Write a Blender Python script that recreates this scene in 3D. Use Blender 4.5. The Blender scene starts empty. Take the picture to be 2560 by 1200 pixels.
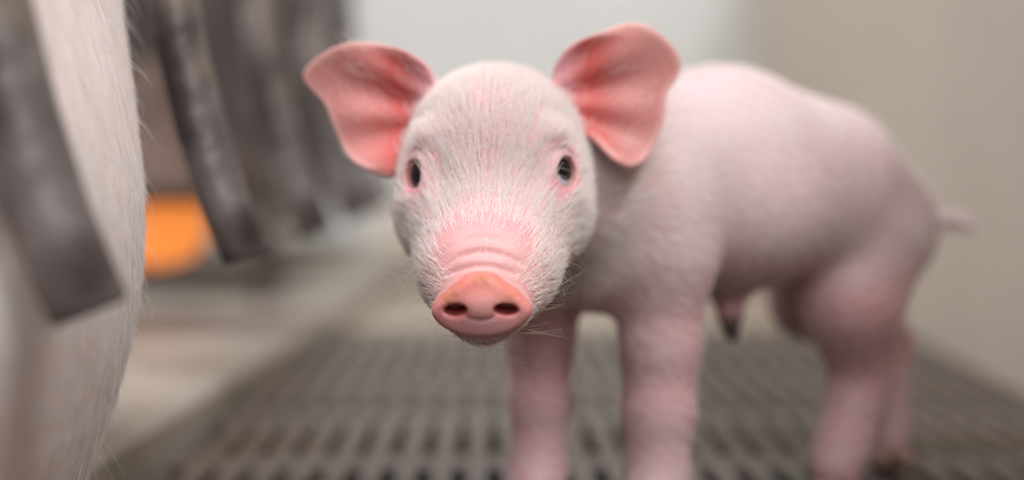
import bpy, math, random
import numpy as np
from mathutils import Vector, Matrix

random.seed(7)
RNG = np.random.default_rng(11)
scene = bpy.context.scene
COL = scene.collection

# ------------------------------------------------------------------ camera, world, lights, exposure
FPX, CX, HY, CAMZ = 3555.6, 1280.0, 409.0, 163.0      # focal length in px, centre, horizon row, camera height (mm)
cam = bpy.data.objects.new('camera', bpy.data.cameras.new('camera'))
COL.objects.link(cam)
cam.location = (0, 0, CAMZ / 1000)
cam.rotation_euler = (math.pi / 2, 0, 0)
cam.data.sensor_width = 36
cam.data.lens = 50
cam.data.shift_y = -(600 - HY) / 2560
cam.data.clip_start = 0.02
cam.data.dof.use_dof = True
cam.data.dof.focus_distance = 0.527
cam.data.dof.aperture_fstop = 2.25
scene.camera = cam

world = bpy.data.worlds.new('world'); scene.world = world
world.use_nodes = True
world.node_tree.nodes['Background'].inputs[0].default_value = (0.9, 0.95, 1.0, 1)
world.node_tree.nodes['Background'].inputs[1].default_value = 0.05

def area(name, loc, sx, sy, power, col=(0.96, 0.985, 1.0), rot=(0, 0, 0)):
    l = bpy.data.lights.new(name, 'AREA'); l.shape = 'RECTANGLE'; l.size = sx; l.size_y = sy
    l.energy = power; l.color = col
    o = bpy.data.objects.new(name, l); o.location = loc; o.rotation_euler = rot
    COL.objects.link(o); return o
LAMPS = [(-0.05, 0.05), (-0.05, 1.35), (-1.2, 0.4), (1.0, -0.7), (0.0, -1.25)]
for i, (lx, ly) in enumerate(LAMPS):
    area('ceiling_lamp_light', (lx, ly, 2.21), 0.28, 1.16, [4, 6, 30, 56, 9][i])
area('fill_window_light', (0.1, -1.80, 1.25), 1.5, 0.9, 9, (0.94, 0.975, 1.0), (math.radians(90), 0, 0))  # fill light from the front, added as an unseen window

vs = scene.view_settings
vs.view_transform = 'Standard'; vs.look = 'None'; vs.gamma = 1; vs.use_curve_mapping = False
vs.exposure = 0.12
cy = scene.cycles
cy.use_light_tree = False
cy.max_bounces = 5; cy.diffuse_bounces = 3; cy.glossy_bounces = 2; cy.transmission_bounces = 3; cy.transparent_max_bounces = 4
cy.caustics_reflective = False; cy.caustics_refractive = False

# ------------------------------------------------------------------ helpers
def s2l(r, g, b):
    f = lambda c: (c / 255 / 12.92) if c / 255 <= 0.04045 else ((c / 255 + 0.055) / 1.055) ** 2.4
    return (f(r), f(g), f(b), 1)

def tag(o, label=None, cat=None, group=None, kind=None):
    if label: o['label'] = label
    if cat: o['category'] = cat
    if group: o['group'] = group
    if kind: o['kind'] = kind
    return o

def empty(name, loc=(0, 0, 0)):
    o = bpy.data.objects.new(name, None); o.location = loc; o.empty_display_size = 0.02
    COL.objects.link(o); return o

def mesh_obj(name, verts, faces, mat, parent=None, smooth=False):
    me = bpy.data.meshes.new(name)
    if isinstance(verts, np.ndarray) and isinstance(faces, np.ndarray):
        me.vertices.add(len(verts)); me.vertices.foreach_set('co', verts.astype(np.float32).ravel())
        n = faces.shape[1]
        me.loops.add(faces.size); me.loops.foreach_set('vertex_index', faces.astype(np.int32).ravel())
        me.polygons.add(len(faces))
        me.polygons.foreach_set('loop_start', np.arange(0, faces.size, n, dtype=np.int32))
        me.update(calc_edges=True)
    else:
        me.from_pydata([tuple(v) for v in verts], [], [tuple(f) for f in faces]); me.update()
    if smooth: me.polygons.foreach_set('use_smooth', np.ones(len(me.polygons), dtype=bool))
    if mat: me.materials.append(mat)
    o = bpy.data.objects.new(name, me); COL.objects.link(o)
    if parent:
        o.parent = parent
        o.matrix_parent_inverse = Matrix.Translation(parent.location).inverted()
    return o

def box_vf(c, s, bev=0.0):
    """box with chamfered vertical+horizontal edges: centre c, full size s"""
    import bmesh
    bm = bmesh.new(); bmesh.ops.create_cube(bm, size=1)
    for v in bm.verts: v.co = Vector((v.co.x * s[0], v.co.y * s[1], v.co.z * s[2]))
    if bev: bmesh.ops.bevel(bm, geom=list(bm.edges), offset=bev, segments=2, affect='EDGES', profile=0.6)
    for v in bm.verts: v.co += Vector(c)
    bm.verts.index_update()
    V = [v.co[:] for v in bm.verts]; F = [[v.index for v in f.verts] for f in bm.faces]
    bm.free(); return V, F

def box(name, c, s, mat, parent=None, bev=0.0):
    V, F = box_vf(c, s, bev); return mesh_obj(name, V, F, mat, parent)

def lathe_vf(profile, n=32, centre=(0, 0, 0)):
    V, F = [], []
    for (r, z) in profile:
        for k in range(n):
            a = 2 * math.pi * k / n; V.append((centre[0] + r * math.cos(a), centre[1] + r * math.sin(a), centre[2] + z))
    for i in range(len(profile) - 1):
        for k in range(n):
            F.append((i * n + k, i * n + (k + 1) % n, (i + 1) * n + (k + 1) % n, (i + 1) * n + k))
    return V, F

def tube_vf(pts, radii, n=20, cap=True, bev=0.0015):
    """round rod along pts, with a small chamfer and flat cut ends"""
    pts = [Vector(p) for p in pts]
    P, R = list(pts), list(radii)
    if cap:
        d0 = (pts[1] - pts[0]).normalized(); d1 = (pts[-1] - pts[-2]).normalized()
        P = [pts[0], pts[0] + d0 * bev] + pts[1:-1] + [pts[-1] - d1 * bev, pts[-1]]
        R = [radii[0] - bev, radii[0]] + list(radii[1:-1]) + [radii[-1], radii[-1] - bev]
    V, F = [], []
    ref = Vector((0, 1, 0))
    for i, p in enumerate(P):
        t = (P[min(i + 1, len(P) - 1)] - P[max(i - 1, 0)]).normalized()
        if abs(t.dot(ref)) > 0.95: ref = Vector((1, 0, 0))
        a = ref.cross(t).normalized(); b = t.cross(a)
        for k in range(n):
            w = 2 * math.pi * k / n
            V.append(p + (a * math.cos(w) + b * math.sin(w)) * R[i])
    for i in range(len(P) - 1):
        for k in range(n):
            F.append((i * n + k, i * n + (k + 1) % n, (i + 1) * n + (k + 1) % n, (i + 1) * n + k))
    if cap:
        F.append(tuple(range(n - 1, -1, -1))); F.append(tuple(range((len(P) - 1) * n, len(P) * n)))
    return V, F

# ------------------------------------------------------------------ materials
def new_mat(name):
    m = bpy.data.materials.new(name); m.use_nodes = True
    return m, m.node_tree.nodes, m.node_tree.links, m.node_tree.nodes['Principled BSDF']

def noise_mat(name, c1, c2, scale=10, rough=0.6, metal=0.0, bump=0.0, bscale=60, c3=None, scale3=3, stretch=(1, 1, 1), spec=0.5, contrast=(0.35, 0.65)):
    m, N, L, B = new_mat(name)
    tc = N.new('ShaderNodeTexCoord'); mp = N.new('ShaderNodeMapping'); mp.inputs['Scale'].default_value = stretch
    L.new(tc.outputs['Object'], mp.inputs['Vector'])
    nz = N.new('ShaderNodeTexNoise'); nz.inputs['Scale'].default_value = scale; nz.inputs['Detail'].default_value = 6
    L.new(mp.outputs[0], nz.inputs['Vector'])
    rp = N.new('ShaderNodeValToRGB'); rp.color_ramp.elements[0].position = contrast[0]; rp.color_ramp.elements[1].position = contrast[1]
    rp.color_ramp.elements[0].color = c1; rp.color_ramp.elements[1].color = c2
    L.new(nz.outputs['Fac'], rp.inputs['Fac'])
    out = rp.outputs['Color']
    if c3:
        n3 = N.new('ShaderNodeTexNoise'); n3.inputs['Scale'].default_value = scale3; n3.inputs['Detail'].default_value = 5
        L.new(mp.outputs[0], n3.inputs['Vector'])
        r3 = N.new('ShaderNodeValToRGB'); r3.color_ramp.elements[0].position = 0.5; r3.color_ramp.elements[1].position = 0.68
        L.new(n3.outputs['Fac'], r3.inputs['Fac'])
        mx = N.new('ShaderNodeMix'); mx.data_type = 'RGBA'
        L.new(r3.outputs['Color'], mx.inputs[0]); L.new(out, mx.inputs[6]); mx.inputs[7].default_value = c3
        out = mx.outputs[2]
    L.new(out, B.inputs['Base Color'])
    B.inputs['Roughness'].default_value = rough; B.inputs['Metallic'].default_value = metal
    B.inputs['Specular IOR Level'].default_value = spec
    if bump:
        nb = N.new('ShaderNodeTexNoise'); nb.inputs['Scale'].default_value = bscale; nb.inputs['Detail'].default_value = 5
        L.new(mp.outputs[0], nb.inputs['Vector'])
        bp = N.new('ShaderNodeBump'); bp.inputs['Strength'].default_value = bump; bp.inputs['Distance'].default_value = 0.002
        L.new(nb.outputs['Fac'], bp.inputs['Height']); L.new(bp.outputs[0], B.inputs['Normal'])
    return m

M_backwall = noise_mat('back_wall_paint', s2l(208, 206, 204), s2l(218, 216, 214), 2, 0.55)
M_rightwall = noise_mat('beige_panel', s2l(210, 196, 181), s2l(220, 207, 193), 2.5, 0.5, c3=s2l(201, 189, 176), scale3=1.3)
M_room = noise_mat('pale_room_paint', s2l(206, 203, 199), s2l(214, 211, 207), 2, 0.7)
M_slat = noise_mat('slat_cast_iron', s2l(76, 66, 60), s2l(106, 94, 88), 28, 0.42, 0.0, 0.35, 130, c3=s2l(84, 70, 54), scale3=9)
M_pit = noise_mat('pit_floor', s2l(22, 18, 15), s2l(34, 28, 24), 6, 0.8)
M_solid = noise_mat('solid_floor_panel', s2l(158, 142, 124), s2l(176, 160, 142), 6, 0.5, c3=s2l(136, 121, 102), scale3=3)
M_plat = noise_mat('sow_platform_concrete', s2l(140, 128, 116), s2l(176, 166, 157), 7, 0.55, bump=0.2, c3=s2l(112, 96, 78), scale3=3.5)
M_bar = noise_mat('dirty_steel', s2l(76, 68, 67), s2l(140, 133, 132), 30, 0.36, 0.35, 0.5, 90, c3=s2l(128, 114, 100), scale3=24)
M_gate = noise_mat('gate_sheet', s2l(58, 50, 47), s2l(80, 72, 69), 4, 0.55, 0.1, stretch=(9, 1, 1), c3=s2l(60, 52, 48))
M_white = noise_mat('lamp_housing_white', s2l(228, 228, 226), s2l(238, 238, 236), 4, 0.5)
M_alu = noise_mat('lamp_shade_metal', s2l(70, 50, 42), s2l(92, 66, 54), 14, 0.6)
M_cord = noise_mat('black_cord', s2l(26, 26, 28), s2l(38, 38, 40), 30, 0.6)

def emit_mat(name, col, strength):
    m, N, L, B = new_mat(name)
    B.inputs['Base Color'].default_value = col
    B.inputs['Emission Color'].default_value = col; B.inputs['Emission Strength'].default_value = strength
    return m
M_diff = emit_mat('lamp_diffuser', (1, 0.98, 0.95, 1), 1.5)
M_fill_pane = emit_mat('fill_window_glow', (0.94, 0.975, 1, 1), 1.5)  # glowing pane of the window added for fill
M_bulb = emit_mat('infrared_bulb', (1.0, 0.30, 0.06, 1), 0.7)

def skin_mat(name, sss=0.35, rough=0.5, scale=0.004, vary=0.5, bump=0.25, bsc=900, streak=None):
    m, N, L, B = new_mat(name)
    at = N.new('ShaderNodeAttribute'); at.attribute_name = 'tint'
    tc = N.new('ShaderNodeTexCoord')
    nz = N.new('ShaderNodeTexNoise'); nz.inputs['Scale'].default_value = 34; nz.inputs['Detail'].default_value = 4
    L.new(tc.outputs['Object'], nz.inputs['Vector'])
    rp = N.new('ShaderNodeValToRGB')
    rp.color_ramp.elements[0].position = 0.3; rp.color_ramp.elements[0].color = (1, 0.80, 0.80, 1)
    rp.color_ramp.elements[1].position = 0.68; rp.color_ramp.elements[1].color = (1, 1, 1, 1)
    L.new(nz.outputs['Fac'], rp.inputs['Fac'])
    mx = N.new('ShaderNodeMix'); mx.data_type = 'RGBA'; mx.blend_type = 'MULTIPLY'; mx.inputs[0].default_value = vary
    L.new(at.outputs['Color'], mx.inputs[6]); L.new(rp.outputs['Color'], mx.inputs[7])
    L.new(mx.outputs[2], B.inputs['Base Color'])
    B.inputs['Subsurface Weight'].default_value = sss
    B.inputs['Subsurface Radius'].default_value = (1.0, 0.42, 0.28)
    B.inputs['Subsurface Scale'].default_value = scale
    B.inputs['Roughness'].default_value = rough
    B.inputs['Specular IOR Level'].default_value = 0.35
    nb = N.new('ShaderNodeTexNoise'); nb.inputs['Scale'].default_value = bsc; nb.inputs['Detail'].default_value = 3
    L.new(tc.outputs['Object'], nb.inputs['Vector'])
    bp = N.new('ShaderNodeBump'); bp.inputs['Strength'].default_value = bump; bp.inputs['Distance'].default_value = 0.0006
    L.new(nb.outputs['Fac'], bp.inputs['Height']); L.new(bp.outputs[0], B.inputs['Normal'])
    return m
M_skin = skin_mat('piglet_skin', sss=0.28)
M_sowskin = skin_mat('sow_skin', sss=0.25, scale=0.006, vary=0.6, bsc=300)

def hair_mat(name, col, rough=0.45, col2=None):
    m, N, L, B = new_mat(name)
    B.inputs['Base Color'].default_value = col
    if col2:
        hi = N.new('ShaderNodeHairInfo'); rp = N.new('ShaderNodeValToRGB')
        rp.color_ramp.elements[0].color = col2; rp.color_ramp.elements[1].color = col; rp.color_ramp.elements[1].position = 0.6
        L.new(hi.outputs['Random'], rp.inputs['Fac']); L.new(rp.outputs['Color'], B.inputs['Base Color'])
    B.inputs['Roughness'].default_value = rough
    B.inputs['Specular IOR Level'].default_value = 0.4
    tr = N.new('ShaderNodeBsdfTranslucent'); tr.inputs['Color'].default_value = col
    ms = N.new('ShaderNodeMixShader'); ms.inputs[0].default_value = 0.6
    L.new(B.outputs[0], ms.inputs[1]); L.new(tr.outputs[0], ms.inputs[2])
    L.new(ms.outputs[0], N['Material Output'].inputs['Surface'])
    return m
M_fur = hair_mat('white_fur', (0.99, 0.94, 0.92, 1), 0.4, (0.95, 0.84, 0.79, 1))
M_whisk = hair_mat('cream_whisker', (0.86, 0.74, 0.62, 1))
M_bristle = hair_mat('cream_bristle', (0.98, 0.95, 0.94, 1), 0.4, (0.84, 0.72, 0.62, 1))
M_hoof = noise_mat('hoof_horn', s2l(150, 118, 104), s2l(178, 146, 130), 60, 0.45)

# ------------------------------------------------------------------ the room (structure)
def struct(o):
    o['kind'] = 'structure'; return o
RW = lambda y: 0.360 + (y - 1.0) * 0.0459          # face of the pen's right wall at depth y
struct(box('wall_back', (-0.2, 2.56, 1.12), (4.2, 0.12, 2.3), M_backwall))
struct(box('wall_left', (-2.26, 0.3, 1.12), (0.12, 4.4, 2.3), M_room))
struct(box('wall_front', (-0.2, -1.9, 1.12), (4.2, 0.12, 2.3), M_room))
struct(box('wall_far', (1.86, 0.3, 1.12), (0.12, 4.4, 2.3), M_room))
struct(box('ceiling', (-0.2, 0.33, 2.31), (4.3, 4.6, 0.08), M_white))
fill_win = empty('fill_window_1', (0.1, -1.83, 0.8)); struct(fill_win)  # unseen window added behind the camera to carry the frontal fill
for (cx_, cz_, sx_, sz_) in ((0.1, 1.73, 1.66, 0.06), (0.1, 0.77, 1.66, 0.06), (-0.7, 1.25, 0.06, 0.9), (0.9, 1.25, 0.06, 0.9), (0.1, 1.25, 0.05, 0.9)):
    box('fill_window_frame', (cx_, -1.83, cz_), (sx_, 0.02, sz_), M_white, fill_win, 0.003)
for cx_ in (-0.3, 0.5):
    box('fill_window_pane', (cx_, -1.836, 1.25), (0.75, 0.006, 0.9), M_fill_pane, fill_win)
# pen partition on the right: smooth beige sheet, 0.56 m tall
y0, y1 = -1.0, 2.5
V = [(RW(y0), y0, 0), (RW(y1), y1, 0), (RW(y1) + .025, y1, 0), (RW(y0) + .025, y0, 0)]
V = V + [(x, y, 0.56) for x, y, _ in V]
struct(mesh_obj('wall_right', V, [(0, 1, 5, 4), (1, 2, 6, 5), (2, 3, 7, 6), (3, 0, 4, 7), (4, 5, 6, 7), (3, 2, 1, 0)], M_rightwall))

struct(box('baseboard_back', (0.10, 2.485, 0.035), (0.68, 0.03, 0.07), M_rightwall, None, 0.003))
# slatted floor: bars 11 mm wide with 8 mm slots, cross ribs, over a dark pit
flo = empty('floor'); struct(flo)
flo['label'] = 'grey slatted floor with long narrow slots under the piglet'
PITCH, SW = 0.0187, 0.0118
ANG = math.atan(0.014)                               # slots run a hair to the left going back
slat_me = None
ys, ye = -0.9, 1.40
ns = 0
for k in range(-12, 26):
    xb = 0.0 + k * PITCH
    if xb < -0.184 or xb > 0.385: continue
    if slat_me is None:
        V, F = box_vf((0, (ye - ys) / 2, -0.009), (SW, ye - ys, 0.018), 0.0016)
        o = mesh_obj('slat', V, F, M_slat, flo); slat_me = o.data
    else:
        o = bpy.data.objects.new('slat', slat_me); COL.objects.link(o); o.parent = flo
    o.location = (xb - 0.014 * (ys - 0.75), ys, 0.0); o.rotation_euler = (0, 0, ANG)
    ns += 1
rib_me = None
yy = -0.84
while yy < 1.40:
    if rib_me is None:
        V, F = box_vf((0, 0, -0.0095), (0.584, 0.034, 0.017), 0.001)
        o = mesh_obj('cross_rib', V, F, M_slat, flo); rib_me = o.data
    else:
        o = bpy.data.objects.new('cross_rib', rib_me); COL.objects.link(o); o.parent = flo
    o.location = (0.107 - 0.01 * (yy - 0.75), yy, -0.0004)
    yy += 0.1355
struct(box('floor_pit', (-0.2, 0.3, -0.16), (4.2, 4.5, 0.04), M_pit))
# the smooth end of the pen floor, beyond the slats
V = [(-0.215, 1.405, -0.02), (RW(1.405), 1.405, -0.02), (RW(2.5), 2.5, -0.02), (-0.16, 2.5, -0.02)]
V = V + [(x, y, 0.0) for x, y, _ in V]
struct(mesh_obj('floor_panel', V, [(0, 1, 5, 4), (1, 2, 6, 5), (2, 3, 7, 6), (3, 0, 4, 7), (4, 5, 6, 7), (3, 2, 1, 0)], M_solid))
# raised solid floor the sow lies on
EDGE = lambda y: -0.201 + (y - 0.70) * 0.0459
V = [(-2.19, -1.83, -0.13), (EDGE(-1.83), -1.83, -0.13), (EDGE(2.5), 2.5, -0.13), (-2.19, 2.5, -0.13)]
V = V + [(x - (0.004 if i in (1, 2) else 0), y, 0.020) for i, (x, y, _) in enumerate(V)]
V += [(EDGE(-1.83), -1.83, 0.016), (EDGE(2.5), 2.5, 0.016)]
F = [(3, 2, 1, 0), (4, 5, 6, 7), (1, 2, 9, 8), (8, 9, 6, 5), (0, 4, 7, 3), (0, 1, 8, 5, 4), (2, 3, 7, 6, 9)]
struct(mesh_obj('floor_platform', V, F, M_plat))

# ------------------------------------------------------------------ ceiling lamps
WHERE = ['above the camera', 'near the pale back wall', 'over the left side of the crate', 'over the right side of the room', 'near the front wall']
for (lx, ly), w in zip(LAMPS, WHERE):
    t = empty('ceiling_light', (lx, ly, 2.27))
    tag(t, 'long white ceiling light ' + w, 'ceiling light', 'ceiling lights')
    box('housing', (lx, ly, 2.2475), (0.32, 1.22, 0.045), M_white, t, 0.006)
    box('diffuser', (lx, ly, 2.2205), (0.29, 1.18, 0.008), M_diff, t, 0.002)

# ------------------------------------------------------------------ signed-distance modelling
def smin(a, b, k):
    h = np.maximum(k - np.abs(a - b), 0) / k
    return np.minimum(a, b) - h * h * k * 0.25
def smax(a, b, k): return -smin(-a, -b, k)
def ell(P, c, r):
    q = P - np.asarray(c, np.float32); r = np.asarray(r, np.float32)
    k0 = np.sqrt(((q / r) ** 2).sum(1)); k1 = np.sqrt(((q / (r * r)) ** 2).sum(1)) + 1e-6
    return k0 * (k0 - 1) / k1
def rcone(P, a, b, ra, rb):
    a = np.asarray(a, np.float32); b = np.asarray(b, np.float32)
    ab = b - a; t = np.clip(((P - a) @ ab) / (ab @ ab), 0, 1)
    q = P - a - t[:, None] * ab
    return np.sqrt((q * q).sum(1)) - (ra + (rb - ra) * t)
def chain(P, pts, k=8):
    d = None
    for (a, ra), (b, rb) in zip(pts[:-1], pts[1:]):
        e = rcone(P, a, b, ra, rb); d = e if d is None else smin(d, e, k)
    return d
def poly2(p, V):
    V = np.asarray(V, np.float32); n = len(V)
    d = np.full(len(p), 1e9, np.float32); s = np.ones(len(p), np.float32)
    for i in range(n):
        a, b = V[i], V[i - 1]
        e = b - a; w = p - a
        t = np.clip((w @ e) / (e @ e), 0, 1)
        q = w - t[:, None] * e
        d = np.minimum(d, (q * q).sum(1))
        c1 = p[:, 1] >= a[1]; c2 = p[:, 1] < b[1]; c3 = e[0] * w[:, 1] > e[1] * w[:, 0]
        flip = (c1 & c2 & c3) | (~c1 & ~c2 & ~c3)
        s = np.where(flip, -s, s)
    return s * np.sqrt(d)
def chaikin(V, n=2):
    V = np.asarray(V, np.float64)
    for _ in range(n):
        W = np.roll(V, -1, 0); V = np.stack([V * .75 + W * .25, V * .25 + W * .75], 1).reshape(-1, 2)
    return V

def surface(f, xs, ys, zs, cstep, slack):
    """surface nets on a graded grid; f takes an (N,3) array"""
    cx = [np.arange(a[0] - cstep, a[-1] + 2 * cstep, cstep) for a in (xs, ys, zs)]
    G = np.stack(np.meshgrid(*cx, indexing='ij'), -1).reshape(-1, 3).astype(np.float32)
    cd = f(G).reshape([len(c) for c in cx])
    idx = [np.clip(np.rint((a - c[0]) / cstep).astype(int), 0, len(c) - 1) for a, c in zip((xs, ys, zs), cx)]
    D = cd[np.ix_(*idx)].astype(np.float32)
    act = np.argwhere(np.abs(D) < cstep * 0.9 + slack)
    P = np.stack([xs[act[:, 0]], ys[act[:, 1]], zs[act[:, 2]]], 1).astype(np.float32)
    vals = np.concatenate([f(P[i:i + 400000]) for i in range(0, len(P), 400000)])
    D[act[:, 0], act[:, 1], act[:, 2]] = vals
    S = D < 0
    nx, ny, nz = S.shape
    cnt = np.zeros((nx - 1, ny - 1, nz - 1), np.int8)
    for dx in (0, 1):
        for dy in (0, 1):
            for dz in (0, 1):
                cnt += S[dx:nx - 1 + dx, dy:ny - 1 + dy, dz:nz - 1 + dz]
    cells = np.argwhere((cnt > 0) & (cnt < 8))
    vid = np.full(cnt.shape, -1, np.int64); vid[cells[:, 0], cells[:, 1], cells[:, 2]] = np.arange(len(cells))
    acc = np.zeros((len(cells), 3)); w = np.zeros(len(cells))
    i, j, k = cells.T
    corners = [(a, b, c) for a in (0, 1) for b in (0, 1) for c in (0, 1)]
    A = (xs, ys, zs)
    for c0 in corners:
        for ax in range(3):
            if c0[ax]: continue
            c1 = list(c0); c1[ax] = 1
            d0 = D[i + c0[0], j + c0[1], k + c0[2]]; d1 = D[i + c1[0], j + c1[1], k + c1[2]]
            m = (d0 < 0) != (d1 < 0)
            t = np.where(m, d0 / np.where(m, d0 - d1, 1), 0)
            p = np.stack([xs[i + c0[0]], ys[j + c0[1]], zs[k + c0[2]]], 1)
            q = np.stack([xs[i + c1[0]], ys[j + c1[1]], zs[k + c1[2]]], 1)
            acc += np.where(m[:, None], p + (q - p) * t[:, None], 0); w += m
    verts = acc / w[:, None]
    quads = []
    for ax in range(3):
        s0 = [slice(None)] * 3; s1 = [slice(None)] * 3; s0[ax] = slice(0, -1); s1[ax] = slice(1, None)
        a = S[tuple(s0)]; b = S[tuple(s1)]
        e = np.argwhere(a != b)
        o1, o2 = [(1, 2), (2, 0), (0, 1)][ax]
        ok = (e[:, o1] > 0) & (e[:, o2] > 0) & (e[:, o1] < S.shape[o1] - 1) & (e[:, o2] < S.shape[o2] - 1)
        e = e[ok]; ins = a[e[:, 0], e[:, 1], e[:, 2]]
        def cell(d1, d2):
            c = e.copy(); c[:, o1] += d1; c[:, o2] += d2; return vid[c[:, 0], c[:, 1], c[:, 2]]
        q = np.stack([cell(-1, -1), cell(0, -1), cell(0, 0), cell(-1, 0)], 1)
        q[~ins] = q[~ins][:, ::-1]
        quads.append(q)
    Q = np.concatenate(quads); Q = Q[(Q >= 0).all(1)]
    return verts, Q

def grad(f, P, h):
    g = np.zeros_like(P)
    for a in range(3):
        e = np.zeros(3, np.float32); e[a] = h
        g[:, a] = (f(P + e) - f(P - e)) / (2 * h)
    return g
def project(f, V, h, it=2, lim=1.0):
    V = V.astype(np.float32)
    for _ in range(it):
        g = grad(f, V, h); d = f(V)
        st = g * (d / np.maximum((g * g).sum(1), 0.25))[:, None]
        n = np.linalg.norm(st, axis=1); st *= np.minimum(1, lim / np.maximum(n, 1e-9))[:, None]
        V = V - st
    return V
def axis(lo, hi, segs, coarse):
    """graded axis: fine steps inside each (a,b,step) of segs, coarse elsewhere"""
    x = [lo]
    while x[-1] < hi:
        st = coarse
        for a, b, s in segs:
            if a <= x[-1] < b: st = s
        x.append(x[-1] + st)
    return np.array(x)

# ------------------------------------------------------------------ the piglet's shape (millimetres)
def PX(px, py, d): return np.array([(px - CX) * d / FPX, d, CAMZ - (py - HY) * d / FPX])
HO = np.array([-8.0, 575.0, 160.0])
YAW, ROLL = math.radians(3.2), math.radians(0.7)
_r = np.array([math.cos(YAW), -math.sin(YAW), 0]); _f = np.array([-math.sin(YAW), -math.cos(YAW), 0]); _u = np.array([0, 0, 1.0])
HR = np.stack([_r * math.cos(ROLL) + _u * math.sin(ROLL), _f, _u * math.cos(ROLL) - _r * math.sin(ROLL)]).astype(np.float32)  # rows: right, forward, up
def to_head(P): return (P - HO.astype(np.float32)) @ HR.T
def from_head(q): return np.asarray(q, np.float64) @ HR + HO

EYE_R = 9.0
EYES = []                 # (centre local, axis frame rows a,b,c, side)
for sgn in (-1, 1):
    c = np.array([sgn * 0.74, 0.66, 0.10]); c /= np.linalg.norm(c)
    up = np.array([0, 0, 1.0]); up -= c * (up @ c); up /= np.linalg.norm(up)
    side = np.cross(up, c); side *= np.sign(side[0]) * sgn            # points outward
    th = math.radians(48)
    a = side * math.cos(th) + up * math.sin(th); b = -side * math.sin(th) + up * math.cos(th)   # a: lower-inner to upper-outer
    EYES.append((np.array([sgn * 23.0, 8.0, -1.6]), np.stack([a, b, c]).astype(np.float32), sgn))

DISC_N = np.array([0, 0.975, -0.22]); DISC_U = np.array([0, 0.22, 0.975]); DISC_C = np.array([0, 65.5, -48.3])
DISC_POLY = chaikin([(-4.2, 11.6), (4.2, 11.6), (8.6, 7.6), (14, 3.6), (18.6, -1.0), (17.4, -5), (12.5, -9), (5, -10.8), (-5, -10.8), (-12.5, -9), (-17.4, -5), (-18.6, -1.0), (-14, 3.6), (-8.6, 7.6)], 2)
MUZ = np.array([0, .842, -.539])

def ear_frame(B, n, pts):
    n = np.asarray(n, float); n /= np.linalg.norm(n)
    up = np.array([0, 0, 1.0]); up -= n * (up @ n); up /= np.linalg.norm(up)
    e1 = np.cross(up, n)
    if e1[0] * n[0] < 0: e1 = -e1            # points away from the head
    cam0 = np.array([0, 0, CAMZ]); out = []
    for px, py in pts:
        d = np.array([(px - CX) / FPX, 1, -(py - HY) / FPX])
        p = cam0 + d * ((n @ (B - cam0)) / (n @ d)) - B
        out.append((p @ e1, p @ up))
    return dict(B=B, R=np.stack([e1, up, n]).astype(np.float32), poly=chaikin(out, 2))
EAR_L = ear_frame(PX(1030, 270, 592), (-.20, -.97, .05), [(1085, 190), (1060, 150), (990, 116), (905, 102), (830, 117), (765, 152), (735, 186), (766, 224), (808, 262), (828, 318), (866, 398), (930, 430), (978, 452), (1012, 425), (1060, 380), (1095, 280)])
EAR_R = ear_frame(PX(1440, 240, 592), (.20, -.97, .05), [(1385, 200), (1395, 150), (1425, 110), (1490, 84), (1560, 56), (1605, 60), (1655, 86), (1698, 122), (1718, 162), (1702, 198), (1674, 228), (1670, 292), (1648, 350), (1620, 396), (1576, 424), (1540, 416), (1510, 388), (1485, 345), (1455, 330), (1410, 300), (1385, 250)])
for E, tilt in ((EAR_L, -0.30), (EAR_R, 0.18)): E['tilt'] = tilt

def ear_h(E, p):
    a, b = p[:, 0], p[:, 1]
    ax = b - a * E['tilt'] * -0.2
    cup = -9.0 * np.exp(-((a - 4) / 17.0) ** 2) * np.clip(1 - (ax / 26.0) ** 2, 0, 1)
    ang = np.arctan2(ax + 2, a + 22)
    fade = np.exp(-((a - 16) / 20.0) ** 2)
    ridg = 1.5 * np.cos(ang * 13.0 + 0.6) * fade
    curl = 0.0035 * a * a - 0.0040 * ax * ax * np.clip(a / 30, 0, 1)
    return cup + ridg - curl + 1.5

def ear_sdf(E, P):
    q = (P - E['B'].astype(np.float32)) @ E['R'].T
    d = np.sqrt(np.maximum(np.abs(q[:, 0] - 20) - 45, 0) ** 2 + np.maximum(np.abs(q[:, 1]) - 45, 0) ** 2 + np.maximum(np.abs(q[:, 2]) - 24, 0) ** 2) + 12
    near = d <= 12.001
    if near.any():
        qq = q[near]
        d2 = poly2(qq[:, :2], E['poly'])
        h = ear_h(E, qq)
        th = 1.15 + 1.6 * np.exp(-np.maximum(qq[:, 0] + 4, 0) / 9.0)
        dz = (np.abs(qq[:, 2] - h) - th) * 0.8
        x = np.maximum(d2 + 1.0, 0); z = np.maximum(dz + 0.6, 0)
        d[near] = np.minimum(np.maximum(d2 + 1.0, dz + 0.6), 0) + np.sqrt(x * x + z * z) - 0.8
    return d

def wrinkle(L):
    s = L @ MUZ.astype(np.float32) - float(np.array([0, 20, -14]) @ MUZ)
    r = L[:, 0]
    up = L @ np.array([0, .539, .842], np.float32)       # along the muzzle's top normal
    w = np.clip((up + 2) / 6, 0, 1) * np.clip((s - 18) / 6, 0, 1) * np.clip((24 - np.abs(r)) / 8, 0, 1)
    g = lambda c, wd, am, bend: am * np.exp(-((s + bend * r * r - c) / wd) ** 2)
    d = g(45.0, 0.9, 2.6, .004) + g(37.4, 1.0, 1.6, -.010 + .00025 * r) + g(31.5, 1.3, 0.7, -.008) * (0.6 + 0.4 * np.sin(r * .25 + 1))
    d += g(49.3, .8, .8, .0) * np.clip((np.abs(r) - 4) / 4, 0, 1)
    d -= g(41.3, 2.4, 0.8, 0) + g(34.2, 2.2, 0.22, -.006) + g(48, 1.6, .3, 0)
    return d * w

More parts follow.
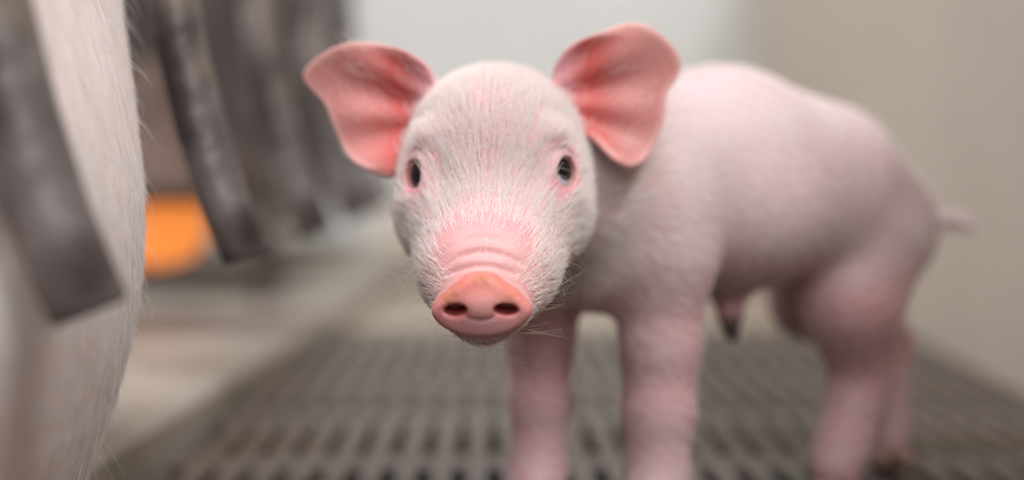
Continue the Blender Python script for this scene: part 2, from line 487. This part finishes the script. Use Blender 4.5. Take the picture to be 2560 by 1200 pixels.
def head_sdf(P, parts=None):
    L = to_head(P)
    k = 12
    d = ell(L, (0, -24, 8), (36, 38, 36))
    d = smin(d, ell(L, (0, 0, 8), (27, 25, 30)), k)
    for s in (-1, 1):
        d = smin(d, ell(L, (s * 19.5, -8, -14), (18.5, 28, 24)), 16)
    Lm = L * np.array([0.86, 1, 1], np.float32)
    for s in (-1, 1):
        d = smin(d, rcone(L, (s * 19, -2, -20), (s * 12, 34, -38), 16, 9.5), 10)
    mz = chain(Lm, [((0, 2, -10), 22), ((0, 36, -34.5), 16.6), ((0, 57, -46.5), 12.6)], 5)
    d = smin(d, mz, 16)
    d = smin(d, chain(L, [((0, -12, -33), 20), ((0, 28, -46), 14), ((0, 54, -54), 7.6)], 6), 12)
    for s in (-1, 1):                                      # lips at the side of the muzzle
        d = smin(d, rcone(L, (s * 14, 24, -38), (s * 10, 52, -49), 10, 6), 9)
    # eyes: lid bulge, soft bag, socket and crease
    for c, R, s in EYES:
        q = (L - c.astype(np.float32)) @ R.T
        rho = np.sqrt((q * q).sum(1))
        d = smin(d, rho - (EYE_R + 1.15), 5)
        d = smin(d, ell(L, (s * 27, 11, -12), (6, 6, 5)), 6)        # bag below
        d = smin(d, ell(L, (s * 21, 10, 13.5), (8, 7, 4.5)), 6)      # brow
        up = np.clip((q[:, 1] * .7 + q[:, 0] * .7) / 4, 0, 1)
        rr = np.sqrt(q[:, 0] ** 2 + q[:, 1] ** 2)
        d = d + 1.1 * np.exp(-((rr - 9.6) / 1.1) ** 2) * up * (q[:, 2] > 0)
        d = d + 1.8 * np.exp(-((L[:, 0] - s * 17.5) / 4.2) ** 2 - ((L[:, 2] + 2) / 8) ** 2) * (L[:, 1] > 0)
        # almond opening
        A, Bw = 7.2, 5.7
        Rv = (A * A + Bw * Bw) / (2 * Bw); off = Rv - Bw
        ves = np.sqrt(q[:, 0] ** 2 + (np.abs(q[:, 1]) + off) ** 2) - Rv
        cut = np.maximum(ves, 2.0 - q[:, 2])
        d = smax(d, -cut, 0.8)
    d = d + wrinkle(L)
    # snout disc
    q = L - DISC_C.astype(np.float32)
    v = q @ DISC_U.astype(np.float32); n = q @ DISC_N.astype(np.float32); r = q[:, 0]
    d2 = poly2(np.stack([r, v], 1), DISC_POLY)
    n2 = n + 0.010 * r * r + 0.026 * np.maximum(v, 0) ** 2 + 0.014 * np.minimum(v + 3, 0) ** 2 - 0.5
    dz = np.abs(n2 + 1.5) - 5.0
    rd = 2.6
    x = np.maximum(d2 + rd, 0); z = np.maximum(dz + rd, 0)
    disc = np.minimum(np.maximum(d2 + rd, dz + rd), 0) + np.sqrt(x * x + z * z) - rd
    disc = smin(disc, ell(np.stack([r, n2, v], 1), (0, 2.2, 1.2), (6.5, 2.6, 4.2)), 3)
    # crease under the nostrils
    yc = -3.6 + 0.045 * r * r
    disc = disc + 1.5 * np.exp(-((v - yc) / 0.8) ** 2) * np.clip((8 - np.abs(r)) / 3, 0, 1) * (n > -2)
    d = smin(d, disc, 2.2)
    for s in (-1, 1):
        cc, ss = math.cos(.18), math.sin(.18)
        rr = (r - s * 8.9) * cc - s * (v + 0.4) * ss; vv = s * (r - s * 8.9) * ss + (v + 0.4) * cc
        nos = ell(np.stack([rr, n2, vv], 1), (0, 2.6, 0), (4.3, 8.0, 2.1))
        d = smax(d, -nos, 1.6)
    el = ear_sdf(EAR_L, P); er = ear_sdf(EAR_R, P)
    if parts is not None:
        parts['disc'] = disc; parts['ear'] = np.minimum(el, er); parts['L'] = L; parts['dv'] = v; parts['dr'] = r; parts['dn'] = n
    d = smin(d, el, 4.5); d = smin(d, er, 4.5)
    return d

def body_sdf(P):
    d = chain(P, [((-2, 618, 155), 35), ((48, 660, 151), 45), ((102, 698, 157), 53), ((156, 736, 147), 47), ((188, 758, 130), 38)], 5)
    d = smin(d, ell(P, (100, 690, 142), (52, 50, 42)), 10)
    d = smin(d, ell(P, (40, 648, 126), (35, 27, 31)), 12)               # chest
    # shoulders and front legs
    d = smin(d, ell(P, (68, 640, 134), (24, 24, 36)), 9)
    d = smin(d, chain(P, [((67, 643, 118), 23), ((67, 642, 82), 17.5), ((66, 641, 52), 15.5), ((65, 640, 20), 14), ((64, 634, 13), 13)], 6), 10)
    d = smin(d, chain(P, [((14, 662, 116), 24), ((13, 665, 82), 15.5), ((13, 664, 52), 13.5), ((12, 662, 20), 13), ((11, 656, 13), 12.5)], 6), 10)
    # near hind leg: ham, knee, hock, shank, foot
    d = smin(d, chain(P, [((180, 730, 122), 32), ((171, 716, 92), 25), ((179, 728, 56), 16), ((165, 712, 22), 13.5), ((160, 703, 13), 12.5)], 6), 8)
    # far hind leg, stepping back
    d = smin(d, chain(P, [((166, 778, 120), 31), ((163, 778, 90), 22), ((212, 799, 64), 12.5), ((206, 783, 20), 11.5), ((205, 777, 12), 11)], 6), 8)
    # tail
    d = smin(d, chain(P, [((216, 778, 133), 7), ((232, 788, 131), 5.5), ((246, 786, 132), 4), ((252, 780, 128), 2.6)], 3), 5)
    # navel
    d = smin(d, chain(P, [((105, 690, 106), 11), ((105, 687, 92), 6), ((106, 686, 80), 3.6)], 4), 7)
    return d

def pig_sdf(P):
    P = P.astype(np.float32)
    d = body_sdf(P)
    near = (P[:, 0] < 100) & (P[:, 1] < 660) & (P[:, 2] > 60)
    if near.any():
        d[near] = smin(d[near], head_sdf(P[near]), 12)
    return d

xs = axis(-100, 265, [(-92, 80, 0.95)], 2.4)
ys = axis(488, 845, [(488, 640, 0.95)], 2.4)
zs = axis(-3, 244, [(90, 236, 0.95)], 2.4)
PV, PQ = surface(pig_sdf, xs, ys, zs, 6.0, 3.0)
PV = project(pig_sdf, PV, 0.4, 2, 0.6)
# feet stand on the slats
PV[:, 2] = np.maximum(PV[:, 2], 0.6)
PN = grad(pig_sdf, PV, 0.5); PN /= np.linalg.norm(PN, axis=1)[:, None] + 1e-9

# skin colour per vertex, with shade painted on belly, legs and lower disc
lin = lambda *c: np.array(s2l(*c)[:3])
def mixc(C, col, w): return C * (1 - w[:, None]) + col * w[:, None]
sst = lambda x, a, b: (lambda t: t * t * (3 - 2 * t))(np.clip((x - a) / (b - a), 0, 1))
info = {}
head_sdf(PV, info)
L = info['L']
C = np.tile(lin(191, 171, 174), (len(PV), 1))
s_m = L @ MUZ - float(np.array([0, 20, -14]) @ MUZ)
hm = (1 - sst(np.linalg.norm(L, axis=1), 75, 95))
C = mixc(C, lin(204, 146, 153), hm)
bare = sst(s_m, 20, 30) * hm
C = mixc(C, lin(208, 160, 158), bare * 0.85)
for c, R, s in EYES:
    dd = np.linalg.norm(L - c, axis=1); C = mixc(C, lin(204, 160, 150), (1 - sst(dd, 10, 14)) * 0.6)
dm = (1 - sst(info['disc'], 0.2, 1.6)) * hm * (info['dn'] > -4)
C = mixc(C, lin(206, 118, 106), dm)
low = dm * (1 - sst(info['dv'], -3.6, -1.0))
C = mixc(C, lin(152, 94, 102), low * 0.9)  # lower half darkened: shade of its down-facing side put into the colour
rim = dm * sst(-poly2(np.stack([info['dr'], info['dv']], 1), DISC_POLY), -2.5, 0.5) * 0
nz = .8 * np.sin(PV[:, 0] * .55 + 1.3) + .5 * np.sin(PV[:, 0] * 1.37 + PV[:, 2] * .9) + .35 * np.sin(PV[:, 2] * 1.9 - PV[:, 0] * .6 + 1)
edge = (1 - sst(np.abs(poly2(np.stack([info['dr'], info['dv']], 1).astype(np.float32), DISC_POLY) + 1.5), 0.5, 2.2)) * dm
C = mixc(C, lin(166, 104, 66), edge * sst(nz, -0.3, 0.9) * 0.85)
nost = np.zeros(len(PV))
for s in (-1, 1):
    dq = np.sqrt(((info['dr'] - s * 8.9) / 4.6) ** 2 + ((info['dv'] + .4) / 2.6) ** 2)
    nost = np.maximum(nost, (1 - sst(dq, .8, 1.25)) * dm)
C = mixc(C, lin(150, 34, 26), nost)
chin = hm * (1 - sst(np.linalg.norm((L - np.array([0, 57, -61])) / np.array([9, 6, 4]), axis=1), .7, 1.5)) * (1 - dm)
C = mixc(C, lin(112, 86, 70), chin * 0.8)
for E in (EAR_L, EAR_R):
    q = (PV - E['B']) @ E['R'].T
    e = ear_sdf(E, PV.astype(np.float32))
    inner = (1 - sst(e, 0.5, 3.0)) * sst(q[:, 2] - ear_h(E, q), -0.6, 0.6) * sst(q[:, 0], -6, 8)
    C = mixc(C, lin(190, 126, 121), inner * 0.9)
    deep = inner * np.exp(-((q[:, 0] - 4) / 12) ** 2)
    C = mixc(C, lin(190, 62, 56), deep * 0.8)
    rimm = (1 - sst(e, 0.5, 3.0)) * sst(poly2(q[:, :2].astype(np.float32), E['poly']), -4.5, -1.0) * sst(q[:, 0], 2, 12)
    C = mixc(C, lin(218, 174, 168), rimm * 0.7)
    outer = (1 - sst(e, 0.5, 3.0)) * (1 - inner) * sst(q[:, 0], 2, 12)
    C = mixc(C, lin(212, 158, 154), outer)
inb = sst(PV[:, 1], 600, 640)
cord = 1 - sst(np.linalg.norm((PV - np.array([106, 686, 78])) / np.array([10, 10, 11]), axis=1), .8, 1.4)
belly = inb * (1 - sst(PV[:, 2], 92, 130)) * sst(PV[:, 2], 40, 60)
C = mixc(C, lin(176, 120, 122), belly * 0.6)  # pinker belly, darkened further with the shade under the body
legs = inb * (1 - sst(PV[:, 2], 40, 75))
C = mixc(C, lin(186, 146, 152), legs * 0.7)  # pinker lower legs, darkened for the weaker light near the floor
C = mixc(C, lin(44, 33, 32), cord)
def setcol(me, C):
    a = me.attributes.new('tint', 'FLOAT_COLOR', 'POINT')
    a.data.foreach_set('color', np.concatenate([C, np.ones((len(C), 1))], 1).astype(np.float32).ravel())

pig = empty('piglet', (0.11, 0.70, 0.0))
tag(pig, 'small pink piglet with upright ears standing on the slats facing the camera', 'piglet')
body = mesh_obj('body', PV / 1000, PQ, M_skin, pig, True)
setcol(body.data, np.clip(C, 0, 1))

# eyeballs
def eye_mat():
    m, N, L_, B = new_mat('piglet_eye')
    at = N.new('ShaderNodeAttribute'); at.attribute_name = 'tint'
    L_.new(at.outputs['Color'], B.inputs['Base Color'])
    B.inputs['Roughness'].default_value = 0.05; B.inputs['Specular IOR Level'].default_value = 0.3
    return m
M_eye = eye_mat()
for c, R, s in EYES:
    V, F = [], []
    n1, n2 = 40, 48
    prof = [(math.sin(math.pi * i / n1), math.cos(math.pi * i / n1)) for i in range(n1 + 1)]
    iris = np.array([0.30, 0.06, 1.0]) if s > 0 else np.array([-0.02, 0, 1.0])
    iris /= np.linalg.norm(iris)
    vv = []
    for sr, cz in prof:
        for k in range(n2):
            a = 2 * math.pi * k / n2; vv.append((sr * math.cos(a), sr * math.sin(a), cz))
    vv = np.array(vv); ca = vv @ iris
    rad = EYE_R * (1 + 0.035 * sst(ca, 0.72, 0.95))
    loc = vv * rad[:, None]
    wv = from_head(loc @ R + c)
    F = [(i * n2 + k, (i + 1) * n2 + k, (i + 1) * n2 + (k + 1) % n2, i * n2 + (k + 1) % n2) for i in range(n1) for k in range(n2)]
    o = mesh_obj('eye', wv / 1000, np.array(F), M_eye, pig, True)
    o['label'] = 'dark glossy eye'
    cc = mixc(np.tile(lin(196, 200, 214), (len(vv), 1)), lin(9, 8, 10), sst(ca, 0.78, 0.82))
    setcol(o.data, cc)

# hooves: two claws on each foot
for (fx, fy) in ((64, 630), (11, 652), (159.5, 699), (204, 773)):
    for s in (-1, 1):
        h = lambda P: smax(smax(ell(P, (s * 6.3, -6, 7), (6.0, 12, 11)), -P[:, 2] + 0.2, 1), P[:, 2] - 8.5, 2)
        hv, hq = surface(lambda P: h(P.astype(np.float32)), np.arange(-16, 17, 1.5), np.arange(-22, 12, 1.5), np.arange(-2, 17, 1.5), 3.0, 3)
        mesh_obj('hoof', (hv + np.array([fx, fy, 0])) / 1000, hq, M_hoof, pig, True)

# ------------------------------------------------------------------ hair
def tri_sample(V, Q, w, n):
    T = np.concatenate([Q[:, [0, 1, 2]], Q[:, [0, 2, 3]]])
    a, b, c = V[T[:, 0]], V[T[:, 1]], V[T[:, 2]]
    ar = 0.5 * np.linalg.norm(np.cross(b - a, c - a), axis=1) * w[T].mean(1)
    cs = np.cumsum(ar); tot = cs[-1]
    if n is None: n = int(tot)
    t = np.searchsorted(cs, RNG.random(n) * tot).clip(0, len(T) - 1)
    u, v = RNG.random((2, n)); f = u + v > 1; u[f] = 1 - u[f]; v[f] = 1 - v[f]
    W = np.stack([1 - u - v, u, v], 1)
    return T[t], W

def curves(name, pts, rad, mat, parent):
    """pts (N,K,3) metres, rad (N,K)"""
    N_, K = pts.shape[:2]
    cu = bpy.data.hair_curves.new(name)
    cu.add_curves([K] * N_)
    cu.attributes['position'].data.foreach_set('vector', pts.astype(np.float32).ravel())
    a = cu.attributes.get('radius') or cu.attributes.new('radius', 'FLOAT', 'POINT')
    a.data.foreach_set('value', rad.astype(np.float32).ravel())
    cu.materials.append(mat)
    o = bpy.data.objects.new(name, cu); COL.objects.link(o)
    if parent:
        o.parent = parent; o.matrix_parent_inverse = Matrix.Translation(parent.location).inverted()
    o['kind'] = 'stuff'
    return o

def grow(P, N, D, length, lift, bend, K=4, jit=0.25):
    """hairs from roots P with normals N, lying along D; curl down to the skin by bend"""
    n = len(P)
    D = D + RNG.normal(0, jit, (n, 3))
    D -= N * (D * N).sum(1)[:, None]; D /= np.linalg.norm(D, axis=1)[:, None] + 1e-9
    t = np.linspace(0, 1, K)[None, :, None]
    ln = length[:, None, None]
    up = (lift[:, None, None] * t - bend[:, None, None] * t * t) * ln
    wob = RNG.normal(0, 0.05, (n, 1, 3)) * ln * t * t
    return P[:, None] + D[:, None] * t * ln + N[:, None] * up + wob

# piglet's fur: long on the head, sparse on the snout, short down on the body
headm = hm
w = 0.42 * np.ones(len(PV))                                   # body down per mm2
w = w * (1 - headm) + 2.0 * headm
w *= 1 - sst(-info['disc'], -3.5, -1.5) * hm
w *= 1 - 0.95 * sst(s_m, 15, 29) * hm * sst(L @ np.array([0, .539, .842]), -6, 3) * (1 - sst(np.abs(L[:, 0]), 14, 21))
for c, R, s in EYES:
    q = (L - c) @ R.T
    w *= 0.02 + 0.98 * sst(np.linalg.norm(L - c, axis=1), EYE_R + 0.5, EYE_R + 1.6)
    w *= 1 - (1 - sst(np.hypot(q[:, 0] / 7.2, q[:, 1] / 5.4), 0.9, 1.15)) * (q[:, 2] > 0)
    w *= 0.55 + 0.45 * sst(np.linalg.norm(L - c, axis=1), 13, 18)
earm = 1 - sst(info['ear'], 0.3, 2.5)
w *= 1 - 0.97 * earm
w *= sst(PV[:, 2], 10, 20)
back_hidden = (PV[:, 1] > 640) & ((PN @ np.array([0.30, -0.95, 0.1])) < -0.45)
w *= np.where(back_hidden, 0.15, 1)
T, W = tri_sample(PV.astype(np.float64), PQ, w, None)
P0 = (PV[T] * W[:, :, None]).sum(1); N0 = (PN[T] * W[:, :, None]).sum(1); N0 /= np.linalg.norm(N0, axis=1)[:, None]
h0 = (headm[T] * W).sum(1)
src = from_head([0, 62, -42])
Dh = P0 - src; Dh[:, 2] += 6
Db = np.tile(np.array([0.7, 0.5, -0.55]), (len(P0), 1))
D0 = Dh / np.linalg.norm(Dh, axis=1)[:, None] * h0[:, None] + Db * (1 - h0[:, None])
ln = (8.0 * h0 + 5.0 * (1 - h0)) * RNG.uniform(0.65, 1.25, len(P0))
dsn = np.linalg.norm(P0 - src, axis=1)
ln *= 0.45 + 0.55 * sst(dsn, 14, 45)
from mathutils import kdtree
def clump(P, frac, amount):
    m = max(int(len(P) * frac), 1); c = RNG.choice(len(P), m, replace=False)
    kd = kdtree.KDTree(m)
    for i, j in enumerate(c): kd.insert(P[j], i)
    kd.balance()
    near = np.array([kd.find(p)[1] for p in P])
    return (P[c][near] - P) * amount
CL = clump(P0, 0.2, 0.75)
H = grow(P0, N0, D0, ln, 0.25 + 0.12 * RNG.random(len(P0)), 0.14 * np.ones(len(P0)), 4, 0.10)
H += CL[:, None] * np.linspace(0, 1, 4)[None, :, None]
okh = np.ones(len(H), bool)
for kk in (1, 2, 3):
    hl_ = to_head(H[:, kk].astype(np.float32))
    for c, R, s in EYES:
        q = (hl_ - c) @ R.T
        okh &= ~((np.hypot(q[:, 0] / 7.3, q[:, 1] / 5.7) < 1) & (q[:, 2] > 0))
    qd = hl_ - DISC_C
    okh &= ~((poly2(np.stack([qd[:, 0], qd @ DISC_U], 1).astype(np.float32), DISC_POLY) < 0.6) & (qd @ DISC_N > -5))
H = H[okh]; P0 = P0[okh]
rad = np.linspace(0.08, 0.03, 4)[None] * RNG.uniform(0.75, 1.3, (len(P0), 1)) * (0.5 + 0.5 * h0[okh])[:, None]
curves('fur', H / 1000, rad / 1000, M_fur, pig)
print('piglet verts', len(PV), 'fur', len(P0))

# whiskers around the muzzle and chin, lashes over the eyes
wr, wd, wl = [], [], []
for i in range(84):
    s = 1 if RNG.random() < .55 else -1
    q = np.array([s * RNG.uniform(15, 27), RNG.uniform(14, 48), RNG.uniform(-58, -24)])
    if RNG.random() < .25: q = np.array([RNG.uniform(-12, 12), RNG.uniform(30, 56), -60])
    wr.append(from_head(q)); wl.append(RNG.uniform(7, 19))
    d = np.array([s * RNG.uniform(.7, 1.1), RNG.uniform(-.2, .3), RNG.uniform(-.8, .15)]); wd.append(d @ HR)
wr = project(pig_sdf, np.array(wr), 0.4, 8, 6.0).astype(np.float64)
wn = grad(pig_sdf, wr.astype(np.float32), 0.5); wn /= np.linalg.norm(wn, axis=1)[:, None]
wd = np.array(wd) ; wl = np.array(wl)
Hh = grow(wr, wn, wd, wl, RNG.uniform(.5, 1.0, len(wr)), RNG.uniform(0.1, .5, len(wr)), 6, 0.15)
curves('whiskers', Hh / 1000, np.tile(np.linspace(0.062, 0.02, 6), (len(wr), 1)) / 1000, M_whisk, pig)

lr, ldir, lnn = [], [], []
for c, R, s in EYES:
    for i in range(5):
        t = RNG.uniform(-0.75, 1.0)
        a = 7.2 * t; b = 5.2 * (1 - t * t) + 0.5
        q = np.array([a, b, math.sqrt(max((EYE_R + 1.1) ** 2 - a * a - b * b, 1))])
        lr.append(from_head(q @ R + c))
        ldir.append((np.array([0.35, -0.35 + RNG.normal(0, .2), 0.95]) @ R) @ HR); lnn.append((R[1]) @ HR)
lr = np.array(lr); ldir = np.array(ldir); lnn = np.array(lnn)
t = np.linspace(0, 1, 5)[None, :, None]; ll = RNG.uniform(5, 8.5, len(lr))[:, None, None]
LH = lr[:, None] + ldir[:, None] * t * ll * 0.75 + lnn[:, None] * (0.35 * t - 0.75 * t * t) * ll
curves('eyelashes', LH / 1000, np.tile(np.linspace(0.07, 0.025, 5), (len(lr), 1)) / 1000, M_fur, pig)

# ------------------------------------------------------------------ the sow (millimetres): lies on the platform, rump this way
BAR_Y = [-740, -510, -280, -50, 180, 408, 650, 880, 1110, 1340]
def bar_path(y):
    return [(-162, y, 500), (-160, y, 300), (-157, y, 250), (-151, y, 215), (-142, y, 178), (-132, y, 147), (-121, y, 120)]
def sow_sdf(P):
    P = P.astype(np.float32)
    def loc(c): return (P - np.asarray(c, np.float32)) / np.array([1, 1, 1.4], np.float32)
    a = np.array([-354, 541, 185], np.float32); b = np.array([-380, -520, 195], np.float32)
    Q = P.copy(); Q[:, 2] = (P[:, 2] - 185) / 1.75 + 185
    d = rcone(Q, a, b, 200, 205)
    d = smin(d, ell(P, (-300, 470, 130), (150, 190, 120)), 60)            # ham folded under
    d = smin(d, rcone(P, (-250, 330, 60), (-215, 250, 48), 60, 40), 40)    # hind foot forward
    d = smin(d, ell(P, (-390, -620, 230), (170, 230, 190)), 90)            # shoulders
    d = smin(d, rcone(P, (-400, -800, 210), (-405, -980, 160), 140, 105), 70)
    d = smin(d, rcone(P, (-405, -980, 160), (-405, -1190, 100), 100, 62), 60)
    for s in (-1, 1):
        d = smin(d, ell(P, (-405 + s * 115, -960, 215), (75, 90, 22)), 22)
        d = smin(d, rcone(P, (-390 + s * 120, -640, 80), (-390 + s * 125, -830, 52), 62, 38), 40)
    d = smin(d, chain(P, [((-345, 735, 300), 22), ((-340, 765, 260), 15), ((-335, 770, 200), 11), ((-325, 765, 170), 8)], 8), 18)
    # soft folds of the flank
    f = 3.0 * np.sin(P[:, 1] * 0.021 + P[:, 2] * 0.004) * np.exp(-((P[:, 1] - 480) / 160) ** 2)
    d = d + f * 0.6
    for y in BAR_Y[4:7]:                                  # flesh gives way to the bars
        for (p, q) in zip(bar_path(y)[:-1], bar_path(y)[1:]):
            d = smax(d, -rcone(P, p, q, 15, 15), 16)
    d = smax(d, 20.5 - P[:, 2], 10)
    return d
xs = axis(-620, -90, [(-210, -90, 5)], 14)
ys = axis(-1280, 800, [(250, 720, 6)], 16)
zs = axis(5, 520, [(15, 260, 6)], 14)
SV, SQ = surface(sow_sdf, xs, ys, zs, 26, 14)
SV = project(sow_sdf, SV, 1.0, 2, 4)
SN = grad(sow_sdf, SV, 1.0); SN /= np.linalg.norm(SN, axis=1)[:, None] + 1e-9
sow = empty('sow', (-0.36, 0.0, 0.02))
tag(sow, 'large pale bristly sow lying beside the bars, filling the left edge', 'sow')
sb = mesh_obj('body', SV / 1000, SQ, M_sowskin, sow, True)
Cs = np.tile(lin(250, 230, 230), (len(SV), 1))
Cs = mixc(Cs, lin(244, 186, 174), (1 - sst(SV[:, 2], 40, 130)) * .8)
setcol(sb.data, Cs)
vis = sst(SV[:, 1], 150, 330) * sst(SV[:, 0], -420, -260) * (1 - 0.6 * sst(SV[:, 2], 230, 330))
w = np.where(SV[:, 2] > 22, 0.03 + 0.5 * vis, 0)
T, W = tri_sample(SV.astype(np.float64), SQ, w, None)
P0 = (SV[T] * W[:, :, None]).sum(1); N0 = (SN[T] * W[:, :, None]).sum(1); N0 /= np.linalg.norm(N0, axis=1)[:, None]
n = len(P0)
D0 = np.tile(np.array([0.0, 0.12, -1.0]), (n, 1))
stray = RNG.random(n) < 0.009
ln = RNG.uniform(9, 20, n) * np.where(stray, 0.75, 1)
lift = np.where(stray, RNG.uniform(.5, 1.3, n), RNG.uniform(0.03, .10, n)); bend = np.where(stray, RNG.uniform(0.2, .9, n), 0.08)
H = grow(P0, N0, D0, ln, lift, bend, 5, 0.13)
H += (clump(P0, 0.12, 0.7) * ~stray[:, None])[:, None] * np.linspace(0, 1, 5)[None, :, None]
rad = np.linspace(0.17, 0.05, 5)[None] * RNG.uniform(.7, 1.2, (n, 1)) * np.where(stray, 0.5, 1)[:, None]
curves('bristles', H / 1000, rad / 1000, M_bristle, sow)
print('sow verts', len(SV), 'bristles', n)

# ------------------------------------------------------------------ farrowing crate: rail, posts, bent finger bars, rear gate
cr = empty('farrowing_crate', (-0.2, 1.5, 0.02))
tag(cr, 'dark steel farrowing crate with bent finger bars between sow and piglet', 'crate')
first = None
for y in BAR_Y:
    if first is None:
        V, F = tube_vf([(x / 1000, 0, z / 1000) for x, _, z in bar_path(0)], [0.0115] * 7, 20)
        o = mesh_obj('finger_bar', V, F, M_bar, cr, True); first = o
    else:
        o = bpy.data.objects.new('finger_bar', first.data); COL.objects.link(o)
        o.parent = cr; o.matrix_parent_inverse = Matrix.Translation(cr.location).inverted()
    o.location = (0, y / 1000, 0)
first.data.polygons.foreach_set('use_smooth', np.array([len(p.vertices) == 4 for p in first.data.polygons], dtype=bool))
V, F = tube_vf([(-0.162, -0.85, 0.512), (-0.162, 1.40, 0.512), (-0.21, 1.48, 0.512), (-0.26, 1.5, 0.512)], [0.019] * 4, 20)
mesh_obj('rail', V, F, M_bar, cr, True)
for p in ((-0.26, 1.5), (-0.162, -0.85), (-0.80, 1.5), (-0.80, -0.85)):
    V, F = tube_vf([(p[0], p[1], 0.02), (p[0], p[1], 0.56)], [0.016, 0.016], 20)
    mesh_obj('post', V, F, M_bar, cr, True)
V, F = tube_vf([(-0.80, -0.85, 0.512), (-0.80, 1.5, 0.512)], [0.019] * 2, 20)
mesh_obj('rail', V, F, M_bar, cr, True)
g = box('gate_panel', (-0.488, 1.5, 0.31), (0.59, 0.012, 0.42), M_gate, cr, 0.002)
for zz in (0.105, 0.505):
    V, F = tube_vf([(-0.79, 1.5, zz), (-0.195, 1.5, zz)], [0.012] * 2, 16)
    mesh_obj('gate_frame', V, F, M_bar, g, True)

# ------------------------------------------------------------------ heat lamp hanging low behind the sow
hl = Vector((-0.318, 1.25, 0.118))
lamp = empty('heat_lamp', hl)
tag(lamp, 'glowing orange heat lamp hanging low behind the sow', 'lamp')
V, F = lathe_vf([(0.001, -0.045), (0.02, -0.044), (0.038, -0.036), (0.0485, -0.02), (0.049, -0.002), (0.042, 0.02), (0.028, 0.042), (0.018, 0.06), (0.016, 0.075), (0.001, 0.076)], 32, hl)
mesh_obj('bulb', V, F, M_bulb, lamp, True)
V, F = lathe_vf([(0.098, 0.012), (0.100, 0.012), (0.094, 0.03), (0.075, 0.062), (0.04, 0.088), (0.022, 0.094), (0.022, 0.13), (0.006, 0.138), (0.006, 0.136), (0.019, 0.128), (0.019, 0.092), (0.038, 0.085), (0.073, 0.06), (0.092, 0.029), (0.098, 0.012)], 40, hl)
mesh_obj('shade', V, F, M_alu, lamp, True)
V, F = tube_vf([hl + Vector((0, 0, 0.136)), hl + Vector((0.002, 0, 0.8)), Vector((hl.x, hl.y, 2.27))], [0.004] * 3, 10)
mesh_obj('cord', V, F, M_cord, lamp, True)

# ------------------------------------------------------------------ added dark sheet painting the shade behind the crate gate
tag(box('shade_sheet', (-0.72, 2.02, 0.026), (0.90, 0.90, 0.012), noise_mat('brown_shade', s2l(70, 56, 44), s2l(92, 76, 60), 12, 0.7, bump=0.3), None, 0.004),
    'dark brown sheet standing in for shade on the raised floor beyond the crate gate', 'shade sheet')
